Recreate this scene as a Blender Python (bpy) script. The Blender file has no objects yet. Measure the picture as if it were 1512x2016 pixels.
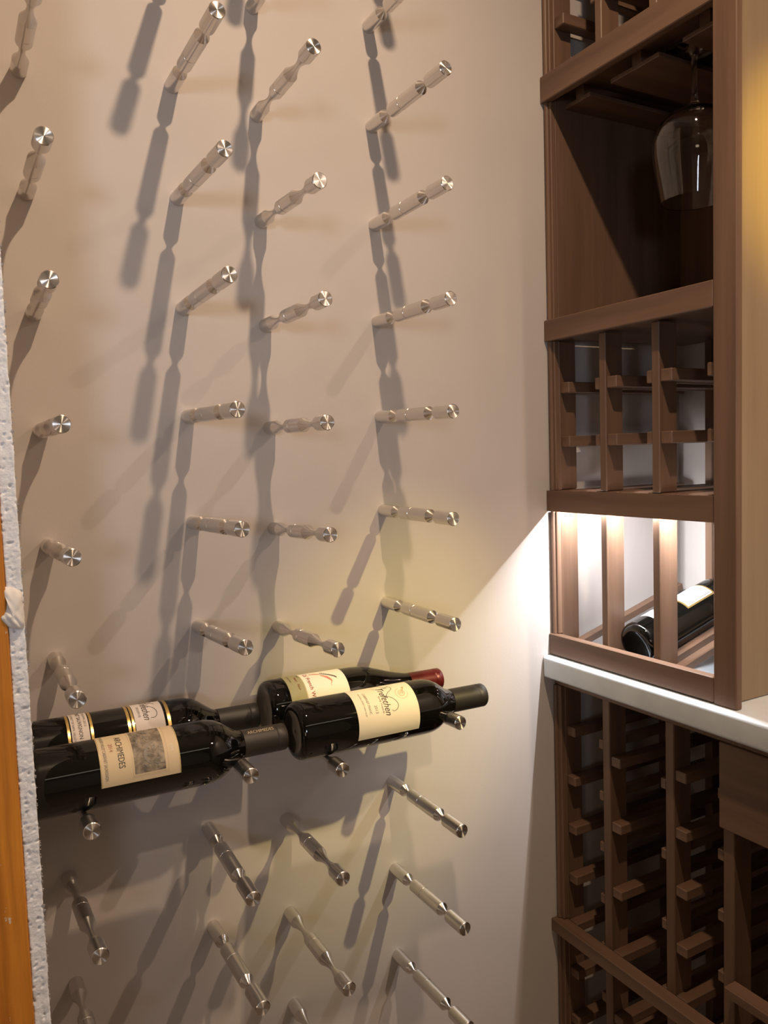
import bpy, bmesh, math, random
from mathutils import Vector, Matrix, Euler, noise
random.seed(7)
scene = bpy.context.scene
col = scene.collection
ZO = 1.655                       # height of the working origin above the floor
def V(x, y, z): return Vector((x, y, z + ZO))

# ------------------------------------------------------------------ camera
FPX = 1561.65
cd = bpy.data.cameras.new('camera'); cam = bpy.data.objects.new('camera', cd); col.objects.link(cam)
cd.sensor_fit = 'HORIZONTAL'; cd.sensor_width = 36.0; cd.lens = 36.0 * FPX / 1512.0
cd.clip_start = 0.02; cd.clip_end = 50
YAW, PIT, ROL = 0.509161, -0.072161, -0.031959
fw = Vector((math.sin(YAW)*math.cos(PIT), math.cos(YAW)*math.cos(PIT), math.sin(PIT)))
r0 = Vector((math.cos(YAW), -math.sin(YAW), 0)); u0 = r0.cross(fw)
rt = math.cos(ROL)*r0 + math.sin(ROL)*u0; up = -math.sin(ROL)*r0 + math.cos(ROL)*u0
M = Matrix((rt, up, -fw)).transposed().to_4x4(); M.translation = V(-0.101113, -0.949843, -0.420508)
cam.matrix_world = M
scene.camera = cam

# ------------------------------------------------------------------ world, lights, exposure
world = bpy.data.worlds.new('world'); scene.world = world; world.use_nodes = True
bgn = world.node_tree.nodes['Background']
bgn.inputs[0].default_value = (1.0, 0.68, 0.43, 1); bgn.inputs[1].default_value = 0.03
def area_light(name, loc, size, power, color, aim=None, spread=180, shape='DISK', size_y=None):
    ld = bpy.data.lights.new(name, 'AREA'); ld.shape = shape; ld.size = size
    if size_y: ld.size_y = size_y
    ld.energy = power; ld.color = color; ld.spread = math.radians(spread)
    o = bpy.data.objects.new(name, ld); col.objects.link(o); o.location = loc
    if aim is not None: o.rotation_euler = (Vector(aim) - Vector(loc)).to_track_quat('-Z', 'Y').to_euler()
    return o
def spot(name, loc, aim, power, color, ang, blend=1.0, radius=0.012):
    ld = bpy.data.lights.new(name, 'SPOT'); ld.energy = power; ld.color = color
    ld.spot_size = math.radians(ang); ld.spot_blend = blend; ld.shadow_soft_size = radius
    o = bpy.data.objects.new(name, ld); col.objects.link(o); o.location = loc
    o.rotation_euler = (Vector(aim) - Vector(loc)).to_track_quat('-Z', 'Y').to_euler()
area_light('ceiling_downlight', V(0.336, -0.675, 0.667), 0.032, 11.5, (1.0, 0.715, 0.475), spread=158)
area_light('under_cabinet_downlight', V(0.81, -1.10, 0.24), 0.026, 5.6, (1.0, 0.74, 0.57), spread=158)
area_light('next_room_lamp', V(-1.0, -2.4, -0.27), 0.34, 0.82, (0.80, 0.88, 1.0), aim=V(0.08, 0, -0.16), spread=44)
LED = area_light('led_strip_light', V(0.7336, -0.155, -0.5058), 0.003, 3.4, (0.97, 0.97, 1.0), shape='RECTANGLE', size_y=0.27); LED.rotation_euler = (0, math.radians(-32), 0)
area_light('next_room_linear_light', V(0.0, -2.50, 0.66), 2.4, 3.6, (1.0, 0.86, 0.68), shape='RECTANGLE', size_y=0.26)
area_light('side_fill_light', V(-1.25, -1.45, -0.80), 0.45, 1.9, (1.0, 0.77, 0.56), aim=V(0.7, -0.4, -1.0))  # added fill from the left to brighten cabinet fronts; no known lamp there
spot('under_cabinet_fringe', V(0.81, -1.10, 0.235), V(0.43, 0, -0.77), 54.0, (1.0, 0.78, 0.20), 21)
spot('under_cabinet_beam', V(0.81, -1.10, 0.236), V(0.57, 0, -0.88), 10.0, (1.0, 0.93, 0.86), 21)
spot('under_cabinet_fringe_panel', V(0.88, -1.02, 0.22), V(0.87, -0.32, -0.08), 46.0, (1.0, 0.68, 0.06), 25)
scene.view_settings.view_transform = 'Standard'; scene.view_settings.look = 'None'
scene.view_settings.exposure = 0.0; scene.view_settings.gamma = 1.0; scene.view_settings.use_curve_mapping = False
scene.display_settings.display_device = 'sRGB'

# ------------------------------------------------------------------ materials
def new_mat(name):
    m = bpy.data.materials.new(name); m.use_nodes = True
    nt = m.node_tree; b = nt.nodes['Principled BSDF']; return m, nt, b
def setp(b, **k):
    for n, v in k.items():
        i = b.inputs[n.replace('_', ' ')]
        i.default_value = (*v, 1) if isinstance(v, tuple) and len(v) == 3 else v
def plain(name, color, rough=0.5, metal=0.0, spec=0.5, coat=0.0):
    m, nt, b = new_mat(name); setp(b, Base_Color=color, Roughness=rough, Metallic=metal)
    b.inputs['Specular IOR Level'].default_value = spec; b.inputs['Coat Weight'].default_value = coat
    return m
def noise_node(nt, scale, detail=4, mapscale=None, rough=0.55, coord='Object'):
    tc = nt.nodes.new('ShaderNodeTexCoord'); n = nt.nodes.new('ShaderNodeTexNoise')
    n.inputs['Scale'].default_value = scale; n.inputs['Detail'].default_value = detail; n.inputs['Roughness'].default_value = rough
    if mapscale:
        mp = nt.nodes.new('ShaderNodeMapping'); mp.inputs['Scale'].default_value = mapscale
        nt.links.new(tc.outputs[coord], mp.inputs[0]); nt.links.new(mp.outputs[0], n.inputs['Vector'])
    else: nt.links.new(tc.outputs[coord], n.inputs['Vector'])
    return n
def ramp(nt, src, stops):
    r = nt.nodes.new('ShaderNodeValToRGB'); e = r.color_ramp.elements
    while len(e) < len(stops): e.new(0.5)
    for el, (p, c) in zip(e, stops): el.position = p; el.color = (*c, 1)
    nt.links.new(src, r.inputs[0]); return r
def bump(nt, b, src, strength, dist):
    bp = nt.nodes.new('ShaderNodeBump'); bp.inputs['Strength'].default_value = strength; bp.inputs['Distance'].default_value = dist
    nt.links.new(src, bp.inputs['Height']); nt.links.new(bp.outputs[0], b.inputs['Normal']); return bp

def paint_mat(name, color):
    m, nt, b = new_mat(name); setp(b, Roughness=0.62); b.inputs['Specular IOR Level'].default_value = 0.3
    n = noise_node(nt, 6, 3); r = ramp(nt, n.outputs[0], [(0.3, tuple(c*0.97 for c in color)), (0.7, tuple(c*1.02 for c in color))])
    nt.links.new(r.outputs[0], b.inputs['Base Color'])
    n2 = noise_node(nt, 320, 2); bump(nt, b, n2.outputs[0], 0.12, 0.0006); return m
M_PAINT = paint_mat('wall_paint', (0.53, 0.490, 0.465))
M_CEIL = paint_mat('ceiling_paint', (0.75, 0.72, 0.68))

def wood_mat(name, axis, c0, c1, rough=0.42, sc=1.0, spec=0.35):
    m, nt, b = new_mat(name)
    s = [55*sc]*3; s[axis] = 2.6*sc
    n = noise_node(nt, 1.0, 5, tuple(s), 0.62)
    s2 = [9*sc]*3; s2[axis] = 1.2*sc
    n2 = noise_node(nt, 1.0, 3, tuple(s2), 0.5)
    mx = nt.nodes.new('ShaderNodeMath'); mx.operation = 'MULTIPLY_ADD'; mx.inputs[1].default_value = 0.6
    hm = nt.nodes.new('ShaderNodeMath'); hm.operation = 'MULTIPLY'; hm.inputs[1].default_value = 0.4
    nt.links.new(n2.outputs[0], hm.inputs[0]); nt.links.new(n.outputs[0], mx.inputs[0]); nt.links.new(hm.outputs[0], mx.inputs[2])
    r = ramp(nt, mx.outputs[0], [(0.34, c0), (0.66, c1)])
    nt.links.new(r.outputs[0], b.inputs['Base Color']); setp(b, Roughness=rough); b.inputs['Specular IOR Level'].default_value = spec
    bump(nt, b, n.outputs[0], 0.10, 0.0006); return m
WC0, WC1 = (0.102, 0.058, 0.037), (0.178, 0.106, 0.070)
M_WX, M_WY, M_WZ = (wood_mat('walnut_stain_%s' % a, i, WC0, WC1) for i, a in enumerate('xyz'))
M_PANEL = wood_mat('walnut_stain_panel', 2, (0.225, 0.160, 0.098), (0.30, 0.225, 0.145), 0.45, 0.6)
def stud_mat():
    m = wood_mat('raw_stud_wood', 2, (0.33, 0.105, 0.009), (0.74, 0.30, 0.035), 0.6, 1.9)
    nt = m.node_tree; b = nt.nodes['Principled BSDF']; src = b.inputs['Base Color'].links[0].from_socket
    n = noise_node(nt, 1.0, 4, (150, 150, 60), 0.75); r = ramp(nt, n.outputs[0], [(0.655, (0, 0, 0)), (0.68, (1, 1, 1))])
    k = noise_node(nt, 1.0, 2, (30, 30, 9)); rk = ramp(nt, k.outputs[0], [(0.70, (0, 0, 0)), (0.78, (1, 1, 1))])
    mx = nt.nodes.new('ShaderNodeMix'); mx.data_type = 'RGBA'; nt.links.new(r.outputs[0], mx.inputs[0]); nt.links.new(src, mx.inputs[6]); mx.inputs[7].default_value = (0.62, 0.57, 0.5, 1)
    m2 = nt.nodes.new('ShaderNodeMix'); m2.data_type = 'RGBA'; nt.links.new(rk.outputs[0], m2.inputs[0]); nt.links.new(mx.outputs[2], m2.inputs[6]); m2.inputs[7].default_value = (0.06, 0.025, 0.008, 1)
    nt.links.new(m2.outputs[2], b.inputs['Base Color']); return m
M_STUD = stud_mat()
def steel_mat(name, rough, aniso, streak):
    m, nt, b = new_mat(name); setp(b, Base_Color=(0.74, 0.71, 0.68), Metallic=1.0, Roughness=rough, Anisotropic=aniso); b.inputs['Anisotropic Rotation'].default_value = 0.25
    t = nt.nodes.new('ShaderNodeTangent'); t.direction_type = 'RADIAL'; t.axis = 'Z'
    nt.links.new(t.outputs[0], b.inputs['Tangent'])
    return m
M_STEEL = steel_mat('brushed_steel', 0.27, 0.80, (30, 30, 900))
M_STEELFACE = steel_mat('turned_steel_face', 0.36, 1.0, (200, 200, 200))
M_SEAM = plain('steel_seam', (0.30, 0.28, 0.26), 0.4, 1.0)
def concrete_mat():
    m, nt, b = new_mat('concrete_counter'); n = noise_node(nt, 14, 6); r = ramp(nt, n.outputs[0], [(0.3, (0.47, 0.52, 0.57)), (0.7, (0.58, 0.64, 0.70))])
    nt.links.new(r.outputs[0], b.inputs['Base Color']); setp(b, Roughness=0.38)
    n2 = noise_node(nt, 160, 3); bump(nt, b, n2.outputs[0], 0.15, 0.0008); return m
M_CONC = concrete_mat()
def gypsum_mat():
    m, nt, b = new_mat('gypsum_edge'); n = noise_node(nt, 120, 5); r = ramp(nt, n.outputs[0], [(0.25, (0.66, 0.69, 0.74)), (0.6, (0.82, 0.86, 0.92))])
    nt.links.new(r.outputs[0], b.inputs['Base Color']); setp(b, Roughness=0.9); n3 = noise_node(nt, 700, 4); bump(nt, b, n3.outputs[0], 0.6, 0.0006); return m
M_GYP = gypsum_mat()
M_PLASTER = plain('joint_compound', (0.76, 0.74, 0.72), 0.75)
M_PAPER = plain('drywall_paper', (0.45, 0.42, 0.40), 0.9)
M_BOTTLE = plain('dark_bottle_glass', (0.0035, 0.0035, 0.003), 0.045, 0, 0.55)
M_CAPS_BLACK = plain('matt_black_capsule', (0.018, 0.017, 0.016), 0.48)
M_CAPS_BROWN = plain('dark_brown_capsule', (0.030, 0.024, 0.018), 0.5)
M_CAPS_RED = plain('wine_red_foil', (0.115, 0.010, 0.012), 0.34, 0.25)
M_CREAM = plain('cream_label', (0.80, 0.73, 0.60), 0.6)
M_WHITEL = plain('white_label', (0.84, 0.80, 0.74), 0.6)
M_PALE = plain('pale_grey_label', (0.72, 0.66, 0.62), 0.6)
M_OCHRE = plain('ochre_label', (0.64, 0.52, 0.33), 0.65)
M_SAND = plain('sand_label_band', (0.60, 0.55, 0.36), 0.6)
M_GOLD = plain('gold_foil', (0.78, 0.55, 0.20), 0.28, 0.85)
M_INK = plain('dark_ink', (0.045, 0.04, 0.035), 0.6)
M_GREYINK = plain('grey_ink', (0.24, 0.22, 0.19), 0.6)
M_REDINK = plain('red_ink', (0.36, 0.055, 0.045), 0.6)
M_PINKINK = plain('pink_ink', (0.66, 0.24, 0.20), 0.6)
M_COPPERINK = plain('copper_ink', (0.40, 0.17, 0.08), 0.55)
M_GOLDINK = plain('gold_ink', (0.52, 0.40, 0.16), 0.5, 0.3)
M_PALEINK = plain('pale_gold_ink', (0.55, 0.44, 0.30), 0.5)
def sepia_mat():
    m, nt, b = new_mat('sepia_print'); n = noise_node(nt, 95, 6, None, 0.65)
    r = ramp(nt, n.outputs[0], [(0.30, (0.045, 0.038, 0.03)), (0.47, (0.20, 0.165, 0.12)), (0.66, (0.40, 0.34, 0.25))])
    nt.links.new(r.outputs[0], b.inputs['Base Color']); setp(b, Roughness=0.6); return m
M_SEPIA = sepia_mat()
def glass_mat():
    m, nt, b = new_mat('clear_stemware_glass'); setp(b, Base_Color=(1, 1, 1), Roughness=0.0, IOR=1.48); b.inputs['Transmission Weight'].default_value = 1.0; return m
M_GLASS = glass_mat()
def emit_mat():
    m, nt, b = new_mat('led_diffuser'); setp(b, Base_Color=(0.9, 0.9, 0.88)); b.inputs['Emission Color'].default_value = (1, 0.95, 0.88, 1); b.inputs['Emission Strength'].default_value = 12.0; return m
M_LED = emit_mat()
def floor_mat():
    m, nt, b = new_mat('beige_stone_floor'); n = noise_node(nt, 5, 5); r = ramp(nt, n.outputs[0], [(0.3, (0.20, 0.16, 0.12)), (0.7, (0.29, 0.24, 0.185))])
    nt.links.new(r.outputs[0], b.inputs['Base Color']); setp(b, Roughness=0.5); return m
M_FLOOR = floor_mat()

# ------------------------------------------------------------------ builders
def tag(o, label=None, cat=None, group=None, kind=None):
    if label: o['label'] = label
    if cat: o['category'] = cat
    if group: o['group'] = group
    if kind: o['kind'] = kind
    return o
def empty(name, loc, **k):
    o = bpy.data.objects.new(name, None); o.empty_display_size = 0.02; col.objects.link(o); o.location = loc
    return tag(o, **k)
def link_mesh(name, me, mat, parent=None, loc=None, smooth=False):
    o = bpy.data.objects.new(name, me); col.objects.link(o)
    if mat is not None and not me.materials: me.materials.append(mat)
    if parent is not None: o.parent = parent
    if loc is not None: o.location = loc
    if smooth: me.polygons.foreach_set('use_smooth', [True]*len(me.polygons))
    return o
def box_mesh(name, sx, sy, sz, bev=0.0012):
    bm = bmesh.new(); bmesh.ops.create_cube(bm, size=1.0); bmesh.ops.scale(bm, vec=(sx, sy, sz), verts=bm.verts)
    if bev: bmesh.ops.bevel(bm, geom=bm.edges[:], offset=min(bev, sx*.3, sy*.3, sz*.3), segments=1, affect='EDGES')
    me = bpy.data.meshes.new(name); bm.to_mesh(me); bm.free(); return me
_box_cache = {}
def box(name, x0, x1, y0, y1, z0, z1, mat, parent=None, bev=0.0012, rot=None):
    """axis-aligned box given by world limits (z measured from the working origin)"""
    x0, x1 = sorted((x0, x1)); y0, y1 = sorted((y0, y1)); z0, z1 = sorted((z0, z1))
    key = (round(x1-x0, 5), round(y1-y0, 5), round(z1-z0, 5), mat.name, bev)
    if key not in _box_cache:
        me = box_mesh(name, x1-x0, y1-y0, z1-z0, bev); me.materials.append(mat); _box_cache[key] = me
    c = V((x0+x1)/2, (y0+y1)/2, (z0+z1)/2)
    if parent is not None: c = c - parent.location
    o = link_mesh(name, _box_cache[key], None, parent, c)
    if rot: o.rotation_euler = rot
    return o
def lathe_mesh(name, prof, seg=32, cap0=True, cap1=True):
    """profile [(axial, radius)] around local Z"""
    vs, fs = [], []
    for (a, r) in prof:
        for k in range(seg):
            t = 2*math.pi*k/seg; vs.append((r*math.cos(t), r*math.sin(t), a))
    for i in range(len(prof)-1):
        for k in range(seg):
            k2 = (k+1) % seg; fs.append((i*seg+k, i*seg+k2, (i+1)*seg+k2, (i+1)*seg+k))
    if cap0: fs.append(tuple(reversed(range(seg))))
    if cap1: fs.append(tuple(range((len(prof)-1)*seg, len(prof)*seg)))
    me = bpy.data.meshes.new(name); me.from_pydata(vs, [], fs); me.update(); return me
def shade(me, angle=35):
    me.polygons.foreach_set('use_smooth', [True]*len(me.polygons))
    bm = bmesh.new(); bm.from_mesh(me)
    for e in bm.edges:
        if len(e.link_faces) == 2 and e.calc_face_angle(0) > math.radians(angle): e.smooth = False
    bm.to_mesh(me); bm.free(); return me

# ------------------------------------------------------------------ the room
floor = box('floor', -3.0, 1.2, -4.0, 0.1, -1.70, -1.655, M_FLOOR, bev=0); tag(floor, 'beige stone floor of the wine room', 'floor', kind='structure')
ceil = box('ceiling', -3.0, 1.2, -3.3, 0.1, 0.685, 0.74, M_CEIL, bev=0); tag(ceil, 'off-white ceiling above the pegs', 'ceiling', kind='structure')
wb = box('wall_back', -0.30, 1.16, 0.0, 0.10, -1.655, 0.69, M_PAINT, bev=0); tag(wb, 'warm greige painted wall carrying the steel pegs', 'wall', kind='structure')
wr = box('wall_right', 1.0175, 1.16, -2.2, 0.0, -1.655, 0.69, M_PAINT, bev=0); tag(wr, 'greige wall behind the wooden racks', 'wall', kind='structure')

wf = box('wall_front', -3.0, 1.2, -3.4, -3.3, -1.655, 0.69, M_CEIL, bev=0); tag(wf, 'off-white wall of the next room behind the viewer', 'wall', kind='structure')
# left partition: stud, plasterboard with a raw cut edge, a smear of joint compound
wl = box('wall_left', -0.0602, -0.0475, -0.246, 0.0, -1.655, 0.69, M_PAINT, bev=0); tag(wl, 'unfinished partition end with raw plasterboard edge and wooden stud', 'wall', kind='structure')
box('stud', -0.150, -0.0604, -0.2505, -0.212, -1.655, 0.69, M_STUD, wl, bev=0.001)
def rough_edge():
    nx, nz = 16, 1500; z0, z1 = -1.25, 0.2; vs, fs = [], []
    for j in range(nz+1):
        z = z0+(z1-z0)*j/nz
        wl_ = 0.0006*noise.noise(Vector((0, 0, z*40))); wr_ = 0.0007*noise.noise(Vector((5, 0, z*60)))+0.0004*noise.noise(Vector((9, 0, z*260)))
        for i in range(nx+1):
            u = i/nx; x = -0.0603+wl_*(1-u)+(0.0128+wr_)*u
            p = Vector((x*180, 3.1, z*130)); n = noise.noise(p)
            pits = -0.0030*max(0, noise.noise(Vector((x*260, 7, z*300)))-0.34)
            fine = noise.noise(Vector((x*420, 11, z*620))); crumb = max(0, noise.noise(Vector((3, 4, z*9)))+.25)
            y = -0.2475 - 0.0006*noise.noise(Vector((x*60, 1, z*35))) + 0.0005*n + pits*-2.4 + 0.00055*fine*(.35+crumb) + 0.0008*crumb*noise.noise(Vector((x*130, 21, z*330)))
            if i in (0, nx): y += 0.0012
            vs.append((x+0.05385, y+0.123, z+0.4825))
    for j in range(nz):
        for i in range(nx):
            a = j*(nx+1)+i; fs.append((a, a+1, a+nx+2, a+nx+1))
    back = len(vs)
    me = bpy.data.meshes.new('cut_edge'); me.from_pydata(vs, [], fs); me.update()
    o = link_mesh('cut_edge', me, M_GYP, wl, None, True); o['label'] = 'white crumbly cut edge of plasterboard'; return o
rough_edge()
def shreds():
    bm = bmesh.new()
    for k in range(220):
        z = random.uniform(-1.2, -0.1); l = random.uniform(0.0003, 0.0012) if k % 9 else random.uniform(.001, .002); h = random.uniform(0.0005, 0.0022); y = -0.2455-random.uniform(0, .002)
        pts = [(-0.0478, y, z), (-0.0474+l*.8, y-.0006, z+h*.3), (-0.0474+l, y-.001, z+h), (-0.0477, y, z+h*1.2)]
        f = [bm.verts.new((p[0]+0.05385, p[1]+0.123, p[2]+0.4825)) for p in pts]
        b = [bm.verts.new((p[0]+0.05385, p[1]+0.1236, p[2]+0.4825)) for p in pts]
        bm.faces.new(f); bm.faces.new(b[::-1])
        for i in range(4): bm.faces.new((f[i], b[i], b[(i+1) % 4], f[(i+1) % 4]))
    me = bpy.data.meshes.new('paper_shreds'); bm.to_mesh(me); bm.free()
    o = link_mesh('paper_shreds', me, M_PAPER, wl); o['kind'] = 'stuff'
shreds()
def smear():
    out = [(-0.0627, -0.5179), (-0.0594, -0.5169), (-0.0537, -0.5184), (-0.0489, -0.5217), (-0.0481, -0.5297), (-0.0477, -0.5437), (-0.0486, -0.552), (-0.0524, -0.5528), (-0.0589, -0.5506), (-0.0651, -0.5442), (-0.0657, -0.5404), (-0.0622, -0.5363), (-0.0601, -0.5292), (-0.0614, -0.5235)]
    pts = [Vector((a, b)) for a, b in out]; dense = []
    for i in range(len(pts)):
        p0, p1, p2, p3 = pts[i-1], pts[i], pts[(i+1) % len(pts)], pts[(i+2) % len(pts)]
        for k in range(4):
            t = k/4; dense.append(0.5*((2*p1)+(p2-p0)*t+(2*p0-5*p1+4*p2-p3)*t*t+(3*p1-p0-3*p2+p3)*t**3))
    c = Vector((-0.0565, -0.541)); vs, fs = [], []; N = len(dense); R = 7
    for k in range(R):
        s = 1-k/R; h = 0.0035*(1-s**2.2)
        for p in dense:
            q = c+(p-c)*s; ridge = 0.0007*math.sin((q.x*1.6+q.y)*700)+0.0008*noise.noise(Vector((q.x*160, q.y*160, 2)))
            vs.append((q.x+0.05385, -0.2495-h-(ridge if 0 < k else -0.002)+0.123, q.y+0.4825))
    vs.append((c.x+0.05385, -0.2535+0.123, c.y+0.4825))
    for k in range(R-1):
        for i in range(N): fs.append((k*N+i, k*N+(i+1) % N, (k+1)*N+(i+1) % N, (k+1)*N+i))
    for i in range(N): fs.append(((R-1)*N+i, (R-1)*N+(i+1) % N, len(vs)-1))
    me = bpy.data.meshes.new('compound_smear'); me.from_pydata(vs, [], fs); me.update()
    bm = bmesh.new(); bm.from_mesh(me); bmesh.ops.recalc_face_normals(bm, faces=bm.faces); bm.to_mesh(me); bm.free()
    o = link_mesh('compound_smear', me, M_PLASTER, wl, None, True); o['label'] = 'white smear of joint compound'
smear()

# ------------------------------------------------------------------ steel pegs
SP = 0.1275; PL = 0.1752; PR = 0.0084
COLX = {1: 0.0, 2: 0.16372, 3: 0.26695, 4: 0.42783}; COLDZ = {1: 0.0, 2: 0.0149, 3: 0.0, 4: 0.0134}
G1, G2, SEAM = 0.046, 0.132, 0.080
def peg_profile(half, rmin, a0, a1):
    n = 14; pts = []
    def groove(c):
        # groove of given half width turned down to rmin
        d = PR-rmin; R = (half*half+d*d)/(2*d); res = []
        for i in range(n+1):
            a = -half+2*half*i/n; res.append((c+a, rmin+d*abs(a/half)**(1.7 if half > .015 else 1.18)))
        return res
    full = [(0.0, PR)]+groove(G1)+[(SEAM-0.0004, PR), (SEAM, PR-0.0006), (SEAM+0.0004, PR)]+groove(G2)+[(PL-0.0007, PR), (PL, PR-0.0008)]
    return [p for p in full if a0-1e-6 <= p[0] <= a1+1e-6]
peg_meshes = {}
for kind, half, rmin in (('body', 0.021, 0.0032), ('neck', 0.0092, 0.0027)):
    rear = shade(lathe_mesh('rear_section_'+kind, peg_profile(half, rmin, 0.0, SEAM), 28, True, False), 19)
    front = shade(lathe_mesh('front_section_'+kind, peg_profile(half, rmin, SEAM, PL), 28, False, False), 19)
    for me in (rear, front): me.materials.append(M_STEEL)
    prof = [(PL-0.0001, 0.0), (PL, PR-0.0008)]
    vs = [(0, 0, PL)]; fs = []
    for ri, rr in enumerate((0.003, 0.006, PR-0.0007)):
        for k in range(28): t = 2*math.pi*k/28; vs.append((rr*math.cos(t), rr*math.sin(t), PL))
    for k in range(28):
        k2 = (k+1) % 28; fs.append((0, 1+k, 1+k2))
        for ri in range(2): fs.append((1+ri*28+k, 1+(ri+1)*28+k, 1+(ri+1)*28+k2, 1+ri*28+k2))
    face = bpy.data.meshes.new('end_face_'+kind); face.from_pydata(vs, [], fs); face.update(); face.materials.append(M_STEELFACE)
    peg_meshes[kind] = (rear, front, face)
TIPD = {(1, 1): (-0.0013, -0.0019), (1, 2): (-0.004, 0.0004), (1, 3): (-0.0011, -0.001), (1, 4): (0.0011, 0.004), (1, 5): (-0.002, -0.0016), (1, 6): (0.0043, -0.0024), (1, 7): (0.0048, 0.0008), (2, 0): (-0.0001, 0.0014), (2, 1): (0.0013, -0.0019), (2, 2): (0.0002, 0.0036), (2, 3): (0.0023, -0.0027), (2, 4): (0.0015, 0.0033), (2, 5): (-0.0004, 0.0084), (2, 6): (-0.0006, -0.0001), (2, 7): (-0.0045, -0.0052), (2, 8): (0.0007, -0.0004), (3, 0): (-0.0011, 0.0041), (3, 1): (0.0002, -0.0036), (3, 2): (0.0017, 0.0017), (3, 3): (-0.0013, -0.0017), (3, 4): (-0.0026, 0.0049), (3, 5): (0.0015, 0.0051), (3, 6): (0.0017, -0.0031), (3, 7): (-0.0026, 0.0006), (3, 8): (-0.0001, -0.0025), (4, 0): (0.0026, 0.0022), (4, 1): (0.0007, 0.0018), (4, 2): (0.0016, -0.0008), (4, 3): (0.0011, -0.0033), (4, 4): (-0.0028, -0.0021), (4, 5): (-0.0037, -0.0009), (4, 6): (-0.0001, 0.0059), (4, 7): (-0.0019, -0.0008), (4, 8): (-0.0011, 0.0022)}
ORD = ['topmost', 'second', 'third', 'fourth', 'fifth', 'sixth', 'seventh', 'eighth', 'ninth', 'tenth', 'eleventh', 'twelfth']
COLNAME = {1: 'leftmost column', 2: 'second column from the left', 3: 'third column from the left', 4: 'rightmost column'}
FIRST = {1: 0, 2: 0, 3: -1, 4: -1}; ROWS = {1: range(0, 9), 2: range(-2, 9), 3: range(-2, 10), 4: range(-2, 10)}
UNDER = {1: 'steel peg under the body of the bottle with the engraved ochre label', 2: 'steel peg under the black capsule neck next to the engraved ochre label',
         3: 'steel peg under the body of the front bottle with the plain cream label', 4: 'steel peg under the neck of the front bottle with plain cream label'}
for c in (1, 2, 3, 4):
    kind = 'body' if c in (1, 3) else 'neck'
    for r in ROWS[c]:
        base = V(COLX[c], 0.0, -r*SP+COLDZ[c]); dx, dz = TIPD.get((c, r), (random.uniform(-.001, .001), random.uniform(-.001, .001)))
        if r == 6: lab = UNDER[c]
        elif r < FIRST[c]: lab = 'steel peg of the %s, %s above the picture edge' % (COLNAME[c], ['', 'one step', 'two steps'][FIRST[c]-r])
        else: lab = '%s steel peg with %s grooves, %s' % (ORD[r-FIRST[c]] if r == FIRST[c] else ORD[r-FIRST[c]]+' from top', 'long smooth' if kind == 'body' else 'short sharp', COLNAME[c])
        e = empty('wine_peg', base, label=lab, cat='peg', group='steel wine pegs on the wall')
        d = Vector((dx, -PL, dz)).normalized(); q = d.to_track_quat('Z', 'Y')
        e.rotation_euler = (q @ Euler((0, 0, random.uniform(0, 6.28))).to_quaternion()).to_euler()
        for nm, me in zip(('rear_section', 'front_section', 'end_face'), peg_meshes[kind]): link_mesh(nm, me, None, e)

# ------------------------------------------------------------------ bottles
def wrap(bt, s, t, lift):
    """label coordinates: s along the reading direction round the bottle, t along the axis; returns local point (axis = local Z, angle 0 = front)"""
    ph = bt['phi0'] - s/bt['r']; R = bt['rad'](t)+lift
    return (-R*math.cos(ph), R*math.sin(ph), t)      # local: -x = towards the room, y = up, z = neck
def patch(bt, name, s0, s1, t0, t1, mat, lift=0.00025, parent=None, nt=4, thick=True):
    ns = max(4, int((s1-s0)/0.0022)); vs, fs = [], []
    for lf in (lift, lift-0.0005):
        for i in range(ns+1):
            for j in range(nt+1): vs.append(wrap(bt, s0+(s1-s0)*i/ns, t0+(t1-t0)*j/nt, lf))
    K = (ns+1)*(nt+1)
    for i in range(ns):
        for j in range(nt): a = i*(nt+1)+j; fs.append((a, a+nt+1, a+nt+2, a+1))
    rim = [j for j in range(nt+1)]+[i*(nt+1)+nt for i in range(1, ns+1)]+[ns*(nt+1)+j for j in range(nt-1, -1, -1)]+[i*(nt+1) for i in range(ns-1, 0, -1)]
    for i in range(len(rim)): a, b = rim[i], rim[(i+1) % len(rim)]; fs.append((a, b, b+K, a+K))
    me = bpy.data.meshes.new(name); me.from_pydata(vs, [], fs); me.update()
    bm = bmesh.new(); bm.from_mesh(me); bmesh.ops.recalc_face_normals(bm, faces=bm.faces); bm.to_mesh(me); bm.free()
    o = link_mesh(name, me, mat, parent or bt['root'], None); me.polygons.foreach_set('use_smooth', [True]*len(me.polygons))
    shade(me, 40); return o
def text_geo(body, size, shear=0.0, width=None, spacing=1.0):
    cu = bpy.data.curves.new('txt', 'FONT'); cu.body = body; cu.size = size; cu.shear = shear; cu.align_x = 'LEFT'; cu.space_character = spacing; cu.resolution_u = 3
    ob = bpy.data.objects.new('txt', cu); col.objects.link(ob)
    dg = bpy.context.evaluated_depsgraph_get(); me = bpy.data.meshes.new_from_object(ob.evaluated_get(dg))
    vs = [v.co.copy() for v in me.vertices]; fs = [tuple(p.vertices) for p in me.polygons]
    bpy.data.objects.remove(ob); bpy.data.curves.remove(cu); bpy.data.meshes.remove(me)
    if width and vs:
        w = max(v.x for v in vs)-min(v.x for v in vs); k = width/w
        for v in vs: v.x *= k
    return vs, fs
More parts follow.
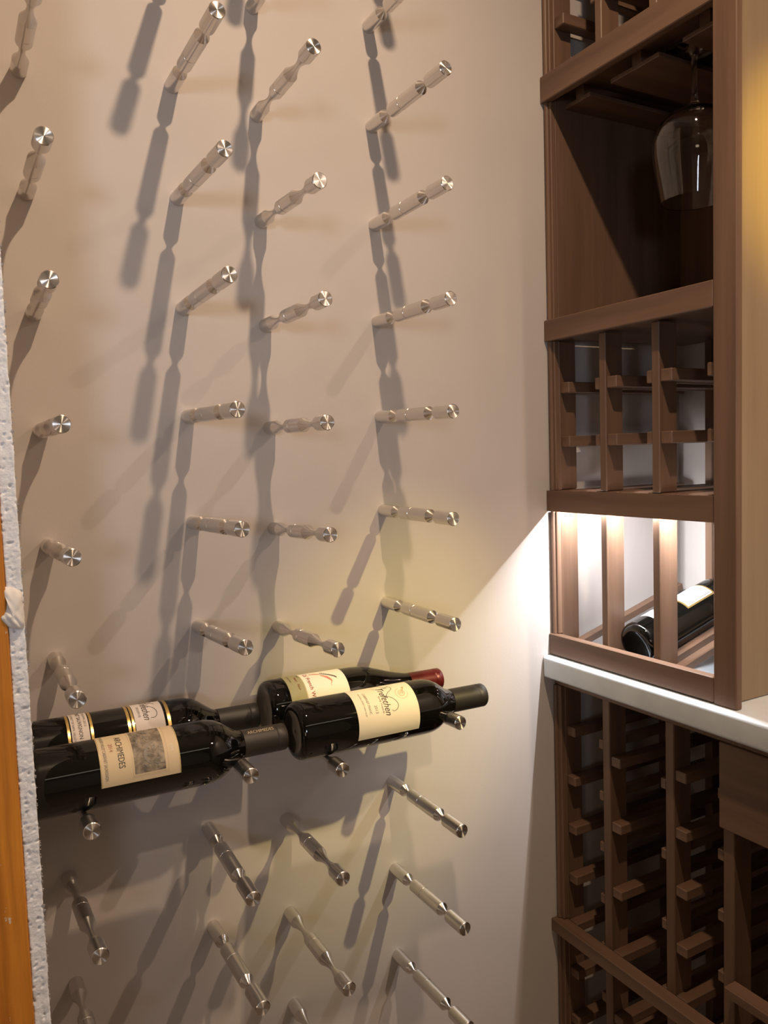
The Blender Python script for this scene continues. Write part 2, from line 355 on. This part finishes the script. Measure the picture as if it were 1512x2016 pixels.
def text_on(bt, name, body, s, t, size, mat, parent, lift=0.0005, shear=0.0, width=None, along=False, spacing=1.0):
    """along=False: reads round the bottle, letter tops towards the neck; along=True: reads along the axis"""
    vs, fs = text_geo(body, size, shear, width, spacing)
    if along: pv = [wrap(bt, s-v.y, t+v.x, lift) for v in vs]
    else: pv = [wrap(bt, s+v.x, t+v.y, lift) for v in vs]
    me = bpy.data.meshes.new(name); me.from_pydata(pv, [], fs); me.update()
    return link_mesh(name, me, mat, parent)
def stroke_on(bt, name, lines, mat, parent, lift=0.0005):
    """each line: [(s, t, width), ...] drawn as a ribbon lying on the label"""
    vs, fs = [], []
    for ln in lines:
        dense = []
        for i in range(len(ln)-1):
            p0 = Vector(ln[max(i-1, 0)]); p1 = Vector(ln[i]); p2 = Vector(ln[i+1]); p3 = Vector(ln[min(i+2, len(ln)-1)])
            for k in range(6):
                u = k/6; dense.append(0.5*((2*p1)+(p2-p0)*u+(2*p0-5*p1+4*p2-p3)*u*u+(3*p1-p0-3*p2+p3)*u**3))
        dense.append(Vector(ln[-1])); b = len(vs)
        for i, p in enumerate(dense):
            d = (dense[min(i+1, len(dense)-1)]-dense[max(i-1, 0)]); d = Vector((d.x, d.y)); d = d.normalized() if d.length else Vector((1, 0)); n = Vector((-d.y, d.x))*max(p.z, 0.00008)*0.5
            vs.append(wrap(bt, p.x+n.x, p.y+n.y, lift)); vs.append(wrap(bt, p.x-n.x, p.y-n.y, lift))
        for i in range(len(dense)-1): fs.append((b+2*i, b+2*i+1, b+2*i+3, b+2*i+2))
    me = bpy.data.meshes.new(name); me.from_pydata(vs, [], fs); me.update()
    return link_mesh(name, me, mat, parent)
def bordeaux(r, L): # (axial, radius)
    nk = 0.0142
    return [(0.0025, 0.0), (0.0035, r*.45), (0.0005, r*.70), (0.0, r*.80), (0.0012, r*.90), (0.0040, r*.965), (0.0085, r), (0.168, r), (0.176, r*.985), (0.184, r*.93), (0.191, r*.83), (0.197, r*.70), (0.203, r*.57), (0.2085, nk*1.12), (0.214, nk), (L*0.80, nk), (L-0.001, nk-.0008)]
def burgundy(r, L):
    nk = 0.0142
    return [(0.0025, 0.0), (0.0035, r*.45), (0.0005, r*.70), (0.0, r*.80), (0.0012, r*.90), (0.0045, r*.965), (0.010, r), (0.118, r), (0.130, r*.985), (0.144, r*.92), (0.158, r*.80), (0.172, r*.66), (0.186, r*.54), (0.198, nk*1.12), (0.208, nk), (L*0.85, nk), (L-0.001, nk-.0008)]
def make_bottle(label, base, direction, r, L, prof, caps, capmat, phi0, front=Vector((0, -1, 0))):
    root = empty('wine_bottle', base, label=label, cat='wine bottle')
    z = Vector(direction).normalized(); x = (-front-(-front).dot(z)*z).normalized(); y = z.cross(x)
    Mx = Matrix((x, y, z)).transposed(); root.rotation_euler = Mx.to_euler()
    p = prof(r, L)
    def rad(t):
        for (a, ra), (b, rb) in zip(p[6:], p[7:]):
            if a <= t <= b: return ra+(rb-ra)*(t-a)/(b-a)
        return r
    fine = [p[0]]
    for i in range(1, len(p)): fine.append(p[i])
    g = shade(lathe_mesh('glass_body', fine, 48, False, True), 50); g.materials.append(M_BOTTLE); link_mesh('glass_body', g, None, root)
    nk = p[-2][1]+0.0006
    cp = [(caps, p[-2][1]+.0001), (caps, nk), (L-0.0125, nk-.0001), (L-0.0120, nk-.0006), (L-0.0112, nk-.0001), (L-0.0020, nk-.0001), (L-0.0006, nk-.0009), (L, nk-.0030)]
    cm = shade(lathe_mesh('capsule', cp, 36, False, True), 38); cm.materials.append(capmat); cap = link_mesh('capsule', cm, None, root)
    return dict(root=root, r=r, L=L, phi0=phi0, rad=rad, cap=cap, capr=nk)
R_ = math.radians
tilt = Vector((1, 0, -0.017))
# --- front right bottle (plain cream label)
F2 = make_bottle('dark bottle with plain cream label and script lettering, front right on pegs', V(0.2285, -0.131, -0.7290), tilt, 0.0332, 0.2645, bordeaux, 0.213, M_CAPS_BLACK, R_(98))
r = F2['r']
l = patch(F2, 'label_paper', 0, r*R_(124), 0.068, 0.149, M_CREAM); l['label'] = 'cream paper label with script and emblem'
def deg(bt, a): return bt['phi0'] and bt['r']*(bt['phi0']-R_(a))
text_on(F2, 'script_lettering', 'Trefethen', deg(F2, 84), 0.1040, 0.0125, M_INK, l, shear=0.35, width=0.0375)
stroke_on(F2, 'script_swash', [[(deg(F2, 92), .101, .0003), (deg(F2, 95), .108, .0003), (deg(F2, 86), .114, .0005), (deg(F2, 76), .118, .0004)], [(deg(F2, 84), .1215, .0005), (deg(F2, 78), .112, .0005), (deg(F2, 80), .103, .0004), (deg(F2, 87), .0985, .0003)],
   [(deg(F2, 88), .1205, .0003), (deg(F2, 74), .1235, .0005), (deg(F2, 62), .1145, .0005), (deg(F2, 50), .1095, .0005)], [(deg(F2, 60), .105, .0003), (deg(F2, 50), .117, .0005), (deg(F2, 36), .1225, .0005), (deg(F2, 26), .1205, .0006), (deg(F2, 22), .1155, .0004), (deg(F2, 25), .113, .0003)]], M_INK, l)
text_on(F2, 'family_lettering', 'Family Vineyards', deg(F2, 58), 0.1005, 0.0034, M_GREYINK, l, width=0.021)
text_on(F2, 'vintage_lettering', '2013', deg(F2, 40), 0.0915, 0.0050, M_GREYINK, l, width=0.0095)
text_on(F2, 'grape_lettering', 'CABERNET FRANC', deg(F2, 73), 0.0835, 0.0044, M_GREYINK, l, width=0.0285)
text_on(F2, 'district_lettering', 'OAK KNOLL DISTRICT NAPA VALLEY', deg(F2, 74), 0.0780, 0.0026, M_GREYINK, l, width=0.031)
cx, cy = deg(F2, 57), 0.1325
ring = lambda R, w, a0=0, a1=360, n=18: [(cx+R*math.cos(R_(a0+(a1-a0)*i/n)), cy+R*math.sin(R_(a0+(a1-a0)*i/n)), w) for i in range(n+1)]
stroke_on(F2, 'emblem', [ring(.0040, .0004), ring(.0022, .0003, 20, 300), ring(.0012, .0003)] + [[(cx-.0032, cy+.003, .0006), (cx-.0085, cy+.0065, .0006)], [(cx-.0030, cy+.0016, .0005), (cx-.0080, cy+.0045, .0005)], [(cx-.0085, cy+.0068, .0012), (cx-.0082, cy+.0040, .0012)]]
  + [[(cx+R*math.cos(R_(a)), cy+R*math.sin(R_(a)), .0005), (cx+(R+.0009)*math.cos(R_(a)), cy+(R+.0009)*math.sin(R_(a)), .0005)] for R in (.0072,) for a in list(range(-75, 90, 12))+list(range(190, 290, 12))], M_GOLDINK, l)
# --- front left bottle (ochre label with sepia print)
F1 = make_bottle('dark bottle with ochre label and sepia print, front left on pegs', V(-0.0450, -0.131, -0.7275), tilt, 0.0335, 0.2640, bordeaux, 0.2135, M_CAPS_BROWN, R_(100))
X1 = 0.045
l = patch(F1, 'label_paper', 0, F1['r']*R_(107), X1+.0165, X1+.0935, M_OCHRE); l['label'] = 'ochre paper label with sepia picture'
pic = patch(F1, 'printed_picture', deg(F1, 96), deg(F1, 6), X1+.0485, X1+.0785, M_SEPIA, 0.0005, l)
stroke_on(F1, 'picture_frame_line', [[(deg(F1, 97), X1+.0470, .0004), (deg(F1, 50), X1+.0470, .0004), (deg(F1, 3.5), X1+.0470, .0004)], [(deg(F1, 3.5), X1+.0470, .0004), (deg(F1, 3.5), X1+.0800, .0004)], [(deg(F1, 97), X1+.0815, .0003), (deg(F1, 50), X1+.0815, .0003), (deg(F1, 1), X1+.0815, .0003)], [(deg(F1, 1), X1+.0815, .0003), (deg(F1, 1), X1+.0455, .0003)]], M_PALEINK, l)
stroke_on(F1, 'printed_hull', [[(deg(F1, 57), X1+.0690, .0010), (deg(F1, 50), X1+.0640, .0020), (deg(F1, 40), X1+.0605, .0030), (deg(F1, 30), X1+.0600, .0030), (deg(F1, 23), X1+.0620, .0022), (deg(F1, 19), X1+.0645, .0006)]], M_GREYINK, pic, 0.0008)
rs = random.Random(5)
stroke_on(F1, 'printed_hatching', [[(deg(F1, p), X1+t, w), (deg(F1, p-q), X1+t+v, w*.6)] for p, t, w, q, v in [(rs.uniform(12, 48), rs.uniform(.060, .076), rs.uniform(.0004, .0013), rs.uniform(-5, 7), rs.uniform(-.004, .004)) for _ in range(26)]]
  + [[(deg(F1, p), X1+t, w), (deg(F1, p-q), X1+t+v, w)] for p, t, w, q, v in [(rs.uniform(62, 92), rs.uniform(.050, .066), rs.uniform(.0006, .0020), rs.uniform(2, 9), rs.uniform(-.003, .003)) for _ in range(16)]], M_GREYINK, pic, 0.0009)['kind'] = 'stuff'
text_on(F1, 'name_lettering', 'ARCHIMEDES', deg(F1, 83), X1+.0340, 0.0086, M_INK, l, width=0.0368)
text_on(F1, 'vintage_lettering', '2014', deg(F1, 67), X1+.0270, 0.0054, M_COPPERINK, l, width=0.0095)
text_on(F1, 'grape_lettering', 'ALEXANDER VALLEY CABERNET SAUVIGNON', deg(F1, 99), X1+.0205, 0.0044, M_GREYINK, l, width=0.0555)
text_on(F1, 'small_lettering', 'ESTATE', deg(F1, 46), X1+.0855, 0.0030, M_WHITEL, l, width=0.0075)
for t_ in (X1+.0172, X1+.0928): stroke_on(F1, 'gold_rule', [[(deg(F1, 99), t_, .0006), (deg(F1, 50), t_, .0006), (deg(F1, -6), t_, .0006)]], M_GOLDINK, l)
text_on(dict(F1, r=F1['capr'], rad=lambda t: F1['capr']), 'capsule_lettering', 'ARCHIMEDES', F1['capr']*(F1['phi0']-R_(58)), 0.2185, 0.0064, M_PALEINK, F1['cap'], 0.0002, along=True, width=0.030)
# --- rear left bottle (two gold-edged bands)
R1 = make_bottle('dark bottle with two gold-edged white label bands, rear left on pegs', V(-0.0455, -0.045, -0.7265), tilt, 0.0345, 0.2640, bordeaux, 0.2135, M_CAPS_BLACK, R_(125))
X2 = 0.0455
def band(nm, a, b, mt): return patch(R1, nm, 0, R1['r']*R_(150), X2+a, X2+b, mt)
la = band('lower_label_band', .0035, .0215, M_PALE); lb = band('upper_label_band', .0690, .1010, M_PALE)
for a, b in ((-.0005, .0022), (.0228, .0255), (.0612, .0642), (.0658, .0682), (.1040, .1075)): band('gold_stripe', a, b, M_GOLD)
text_on(R1, 'grape_lettering', 'CABERNET SAUVIGNON', deg(R1, 124), X2+.0108, 0.0056, M_INK, la, width=0.0560)
text_on(R1, 'district_lettering', 'OAK KNOLL DISTRICT OF NAPA VALLEY', deg(R1, 124), X2+.0050, 0.0034, M_GREYINK, la, width=0.0580)
text_on(R1, 'vintage_lettering', 'ESTATE GROWN 2012', deg(R1, 120), X2+.0170, 0.0034, M_GREYINK, la, width=0.0400)
text_on(R1, 'script_lettering', 'Trefethen', deg(R1, 104), X2+.0790, 0.0115, M_INK, lb, shear=0.35, width=0.0340)
stroke_on(R1, 'script_swash', [[(deg(R1, 112), .1225, .0003), (deg(R1, 104), .1275, .0005), (deg(R1, 94), .1345, .0004), (deg(R1, 84), .1395, .0005)], [(deg(R1, 100), .1390, .0006), (deg(R1, 90), .1335, .0006), (deg(R1, 84), .1300, .0004)], [(deg(R1, 84), .1290, .0004), (deg(R1, 70), .1375, .0005), (deg(R1, 56), .1395, .0006), (deg(R1, 48), .1365, .0006), (deg(R1, 48), .1320, .0004)]], M_INK, lb)
text_on(R1, 'reserve_lettering', 'RESERVE', deg(R1, 80), X2+.0735, 0.0036, M_GREYINK, lb, width=0.0165)
# --- rear right bottle (bird label, red capsule)
R2 = make_bottle('dark bottle with feathered bird label and wine-red capsule, rear right on pegs', V(0.2275, -0.045, -0.7265), tilt, 0.0345, 0.2550, burgundy, 0.2020, M_CAPS_RED, R_(122))
X3 = -0.2275
l = patch(R2, 'label_paper', 0, R2['r']*R_(150), X3+.2515, X3+.3300, M_WHITEL); l['label'] = 'white label with bird and red lettering'
patch(R2, 'label_band', 0, R2['r']*R_(150), X3+.2515, X3+.2735, M_SAND, 0.0004, l)
text_on(R2, 'vintage_lettering', '2011', deg(R2, 92), X3+.2690, 0.0032, M_INK, R2['root'], 0.0007, width=0.007)
text_on(R2, 'grape_lettering', 'Pinot   Noir', deg(R2, 84), X3+.2640, 0.0046, M_REDINK, R2['root'], 0.0007, shear=.3, width=0.024)
text_on(R2, 'district_lettering', 'Sonoma Coast', deg(R2, 92), X3+.2570, 0.0028, M_INK, R2['root'], 0.0007, width=0.015)
text_on(R2, 'name_lettering', "Ca' French Wi", deg(R2, 92), X3+.2785, 0.0074, M_REDINK, l, 0.0007, width=0.0410)
bird = [[(deg(R2, 86), X3+.2860, .0006), (deg(R2, 84), X3+.2930, .0020), (deg(R2, 80), X3+.2990, .0010)], [(deg(R2, 76), X3+.2990, .0012), (deg(R2, 68), X3+.3050, .0034), (deg(R2, 60), X3+.3085, .0030), (deg(R2, 54), X3+.3100, .0014), (deg(R2, 48), X3+.3080, .0006), (deg(R2, 42), X3+.3075, .0003)]]
stroke_on(R2, 'bird_body', bird, M_PINKINK, l)
stroke_on(R2, 'bird_wing', [[(deg(R2, 82), X3+.2990, .0007), (deg(R2, 74), X3+.3090, .0010), (deg(R2, 65), X3+.3165, .0012), (deg(R2, 60), X3+.3180, .0010)]] + [[(deg(R2, 83-i*2.3), X3+.3010+i*.0016, .0006), (deg(R2, 87-i*2.3), X3+.3030+i*.0016, .0004)] for i in range(10)], M_INK, l, 0.0008)

# ------------------------------------------------------------------ the tall rack tower
tower = empty('wine_rack_tower', V(0.72, -0.16, -0.7425), label='tall brown wooden rack tower standing on the stone counter', cat='wine rack')
T = tower
BX = 0.994            # back of the racks
ZR = [(0.0959, 0.1338), (-0.2564, -0.2244), (-0.5161, -0.4841), (-0.7407, -0.7082)]
for i, (z0, z1) in enumerate(ZR):
    if i != 2: box('rail', 0.7186, 0.7315, -0.3036, -0.0005, z0, z1, M_WY, T)
# the rail over the lit row is rebated at the back to hide the light strip
bm = bmesh.new(); pr = [(0.7186, -0.5161), (0.7214, -0.5161), (0.7214, -0.4990), (0.7315, -0.4990), (0.7315, -0.4841), (0.7186, -0.4841)]
c3 = Vector((0.725, -0.152, -0.500)); va = [bm.verts.new((x-c3.x, -0.3036-c3.y, z-c3.z)) for x, z in pr]; vb = [bm.verts.new((x-c3.x, -0.0005-c3.y, z-c3.z)) for x, z in pr]
bm.faces.new(va); bm.faces.new(vb[::-1])
for i in range(6): bm.faces.new((va[i], vb[i], vb[(i+1) % 6], va[(i+1) % 6]))
bmesh.ops.recalc_face_normals(bm, faces=bm.faces); me = bpy.data.meshes.new('rail'); bm.to_mesh(me); bm.free()
link_mesh('rail', me, M_WY, T, V(*c3)-T.location)
box('corner_post', 0.7186, 0.7295, -0.3366, -0.3040, -0.7420, 0.60, M_WZ, T)
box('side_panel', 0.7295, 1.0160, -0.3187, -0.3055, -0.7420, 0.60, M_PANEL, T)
for z0, z1 in ((0.1338, 0.60), (-0.2244, 0.0959), (-0.4841, -0.2564), (-0.7082, -0.5161)):
    st = box('stile', 0.7265, 0.7350, -0.0145, -0.0005, z0, z1, M_WZ, T)
    # rounded bead running down the stile
    pts = [(0.0040*math.cos(R_(a)), 0.0040*math.sin(R_(a))) for a in range(0, 360, 30)]; h = (z1-z0)/2-.0005
    bm = bmesh.new(); v0 = [bm.verts.new((a, b, -h)) for a, b in pts]; v1 = [bm.verts.new((a, b, h)) for a, b in pts]
    for i in range(12): bm.faces.new((v0[i], v0[(i+1) % 12], v1[(i+1) % 12], v1[i]))
    bm.faces.new(v0[::-1]); bm.faces.new(v1); me = bpy.data.meshes.new('bead'); bm.to_mesh(me); bm.free()
    bd = link_mesh('bead', me, M_WZ, st, Vector((-0.0045, 0.0012, 0))); shade(me, 50)
UY = [(-0.0145, -0.0015), (-0.1110, -0.0982), (-0.2076, -0.1945), (-0.3045, -0.2912)]
def uprights(z0, z1, p, ys=UY, xf=0.7352):
    for i, (a, b) in enumerate(ys):
        box('upright', xf, xf+0.034, a, b, z0, z1, M_WZ, p); box('upright', BX-0.034, BX, a, b, z0, z1, M_WZ, p)
uprights(-0.4998+.0165, -0.2564, T); uprights(0.1150, 0.60, T); uprights(-0.7420, -0.4840, T)
def bars(tops, p, ys=UY, bw=0.019, bh=0.0165, x0=0.7370, sides=None):
    for i in range(len(ys)-1):
        for zt in tops[i] if isinstance(tops[0], (list, tuple)) else tops:
            a = ys[i][0]; box('support_bar', x0, BX-.002, a-bw, a-.0002, zt-bh, zt, M_WX, p)
            b = ys[i+1][1]; box('support_bar', x0, BX-.002, b+.0002, b+bw*.55, zt-bh, zt, M_WX, p)
bars([-0.3195, -0.4012, -0.4835], T); bars([0.1355, 0.2170, 0.2985, 0.38, 0.4615], T)
# glass compartment
box('side_board', 0.7352, 1.006, -0.0145, -0.0015, -0.2400, 0.1140, M_WZ, T, .0006)
box('side_board', 0.7352, 1.006, -0.3045, -0.2912, -0.2400, 0.1140, M_WZ, T, .0006)
box('back_board', 1.0065, 1.0150, -0.3045, -0.0015, -0.2400, 0.1140, M_WZ, T, .0006)
box('shelf_board', 0.7352, 1.006, -0.2910, -0.0147, -0.2540, -0.2400, M_WX, T, .0006)
box('top_board', 0.7352, 1.006, -0.2910, -0.0147, 0.1130, 0.1190, M_WX, T, .0006)
for a, b in ((-0.0670, -0.0148), (-0.1935, -0.1070), (-0.2908, -0.2306)):
    sr = box('stemware_rail', 0.7550, 1.005, a, b, 0.0885, 0.0945, M_WX, T, .0008)
    c = (a+b)/2; box('rail_web', 0.7600, 1.005, c-.008 if a > -.28 else c-.008, c+.008, 0.0946, 0.1129, M_WX, T, .0005)
# lit display row: sloping bars
def slope_bar(x0, x1, y0, y1, z_at, zt, h):
    L_ = (x1-x0)/math.cos(R_(16.0)); me = box_mesh('sloped_bar', L_, abs(y1-y0), h); me.materials.append(M_WX)
    xm = (x0+x1)/2; zm = zt+(xm-z_at)*math.tan(R_(16.0))-h/2
    o = link_mesh('sloped_bar', me, None, T, V(xm, (y0+y1)/2, zm)-T.location); o.rotation_euler = (0, -R_(16.0), 0)
for i in range(3):
    a = UY[i][0]; b = UY[i+1][1]
    slope_bar(0.7480, 0.992, a-.014, a-.0003, 0.80, -0.7090, 0.012); slope_bar(0.7480, 0.992, b+.0003, b+.014, 0.80, -0.7090, 0.012)
led = box('led_strip', 0.7322, 0.7350, -0.289, -0.016, -0.5050, -0.4995, M_LED, T, 0); led['label'] = 'glowing light strip behind the rail'

# display bottle, base to the front
dd = Vector((math.cos(R_(16.0)), 0, math.sin(R_(16.0))))
D1 = make_bottle('dark bottle lying base forward in the lit display row of the rack', V(0.7480, -0.1528, -0.7040), dd, 0.0332, 0.2600, bordeaux, 0.21, M_CAPS_BLACK, R_(150), front=Vector((0, -1, 0)))
rr = D1['r']
patch(D1, 'lower_label_band', 0, rr*R_(110), 0.0330, 0.0560, M_WHITEL)
l = patch(D1, 'label_paper', deg(D1, 140), deg(D1, 47), 0.0900, 0.1500, M_GOLD)
lw = patch(D1, 'label_field', deg(D1, 138), deg(D1, 51.5), 0.0932, 0.1468, M_WHITEL, 0.0005, l)
stroke_on(D1, 'label_border_line', [[(deg(D1, 137), .0952, .0009), (deg(D1, 95), .0952, .0009), (deg(D1, 56), .0952, .0009)], [(deg(D1, 56), .0952, .0009), (deg(D1, 56), .1448, .0009)], [(deg(D1, 56), .1448, .0009), (deg(D1, 95), .1448, .0009), (deg(D1, 137), .1448, .0009)]], M_INK, lw, 0.0008)

# hanging wine glass
gl = empty('wine_glass', V(0.80, -0.2120, -0.0965), label='clear stemmed wine glass hanging upside down in the dark compartment', cat='wine glass')
def glass():
    out = [(0.0, .0425), (.020, .0462), (.040, .0500), (.060, .0532), (.075, .0545), (.088, .0530), (.100, .0465), (.111, .0340), (.119, .0180), (.1235, .0085), (.128, .0048), (.140, .0038), (.165, .0035), (.185, .0040), (.1915, .0070), (.1935, .0180), (.1950, .0330), (.1962, .0360), (.1968, .0355), (.1970, .0)]
    inn = [(.1200, .0), (.1180, .0130), (.110, .0325), (.0990, .0455), (.0875, .0520), (.075, .0535), (.060, .0522), (.040, .0490), (.020, .0452), (.0004, .0416), (0.0, .0425)]
    bowl = shade(lathe_mesh('bowl', out[:9]+[], 48, False, False), 60)
    me = lathe_mesh('glass_body', inn[:-1]+out, 48, False, False); bm = bmesh.new(); bm.from_mesh(me); bmesh.ops.remove_doubles(bm, verts=bm.verts, dist=1e-6); bmesh.ops.recalc_face_normals(bm, faces=bm.faces); bm.to_mesh(me); bm.free()
    shade(me, 70); bpy.data.meshes.remove(bowl); link_mesh('glass_body', me, M_GLASS, gl)
glass()

# ------------------------------------------------------------------ counter and lower rack
def counter():
    x0, x1, y0, y1, z0, z1 = 0.704, 1.0170, -1.60, -0.001, -0.7762, -0.7424
    bm = bmesh.new(); bmesh.ops.create_cube(bm, size=1.0); bmesh.ops.scale(bm, vec=(x1-x0, y1-y0, z1-z0), verts=bm.verts)
    ed = [e for e in bm.edges if all(v.co.x < 0 for v in e.verts)]
    bmesh.ops.bevel(bm, geom=ed, offset=0.0055, segments=4, affect='EDGES', profile=0.5)
    me = bpy.data.meshes.new('countertop'); bm.to_mesh(me); bm.free(); shade(me, 40)
    o = link_mesh('countertop', me, M_CONC, None, V((x0+x1)/2, (y0+y1)/2, (z0+z1)/2)); tag(o, 'pale grey stone countertop with rounded front edge', 'countertop')
counter()
lower = empty('base_wine_rack', V(0.74, -0.16, -1.655), label='brown wooden base rack of open slots under the counter', cat='wine rack'); B = lower
ZF = -1.653
box('top_rail', 0.7275, 0.7350, -1.55, -0.0005, -0.7900, -0.7770, M_WY, B)
for z0, z1 in ((-1.1715, -0.7902), (ZF, -1.1935)):
    st = box('stile', 0.7265, 0.7350, -0.0165, -0.0005, z0, z1, M_WZ, B)
    pts = [(0.0036*math.cos(R_(a)), 0.0036*math.sin(R_(a))) for a in range(0, 360, 30)]; h = (z1-z0)/2-.0005
    bm = bmesh.new(); v0 = [bm.verts.new((a, b, -h)) for a, b in pts]; v1 = [bm.verts.new((a, b, h)) for a, b in pts]
    for i in range(12): bm.faces.new((v0[i], v0[(i+1) % 12], v1[(i+1) % 12], v1[i]))
    bm.faces.new(v0[::-1]); bm.faces.new(v1); me = bpy.data.meshes.new('bead'); bm.to_mesh(me); bm.free()
    link_mesh('bead', me, M_WZ, st, Vector((-0.0045, 0.0025, 0))); shade(me, 50)
LY = [(-0.0165, -0.0015), (-0.1110, -0.0965), (-0.2280, -0.2135), (-0.3210, -0.3050)]
for a, b in LY:
    box('upright', 0.7352, 0.7692, a, b, ZF, -0.7902, M_WZ, B); box('upright', BX-.034, BX, a, b, ZF, -0.7780, M_WZ, B)
tops = [[-0.8560, -0.9355, -1.0145, -1.0960, -1.1735, -1.2530, -1.3325, -1.412, -1.49, -1.57], [-0.8750, -0.9745, -1.0755, -1.1735, -1.274, -1.374, -1.474, -1.574], [-0.8560, -0.9360, -1.0170, -1.0985, -1.1735, -1.255, -1.336, -1.417, -1.50, -1.58]]
box('back_board', BX+.001, 1.0160, -1.10, -0.1120, ZF, -0.7780, M_WZ, B, .0006)  # board added only to darken the deep slots; first bay keeps the wall
bars(tops, B, LY, 0.0185, 0.0145, 0.7372)
# ledge rail crossing the front
box('ledge_rail', 0.7130, 0.7345, -0.3040, -0.0005, -1.1930, -1.1720, M_WY, B)
# right-hand bay with a plain front panel
box('front_panel', 0.7265, 0.7350, -1.10, -0.3052, -0.9010, -0.7905, M_WY, B)
LY2 = [(-0.3210, -0.3050), (-0.4330, -0.4180), (-0.5460, -0.5310)]
for a, b in LY2[1:]: box('upright', 0.7352, 0.7692, a, b, ZF, -0.9015, M_WZ, B); box('upright', BX-.034, BX, a, b, ZF, -0.7780, M_WZ, B)
bars([[-0.915, -0.965, -1.045, -1.125, -1.21]]*2, B, LY2, 0.0185, 0.0145, 0.800)
box('ledge_rail', 0.7130, 0.7345, -1.10, -0.3225, -1.1090, -1.0960, M_WY, B)
bpy.context.view_layer.update()
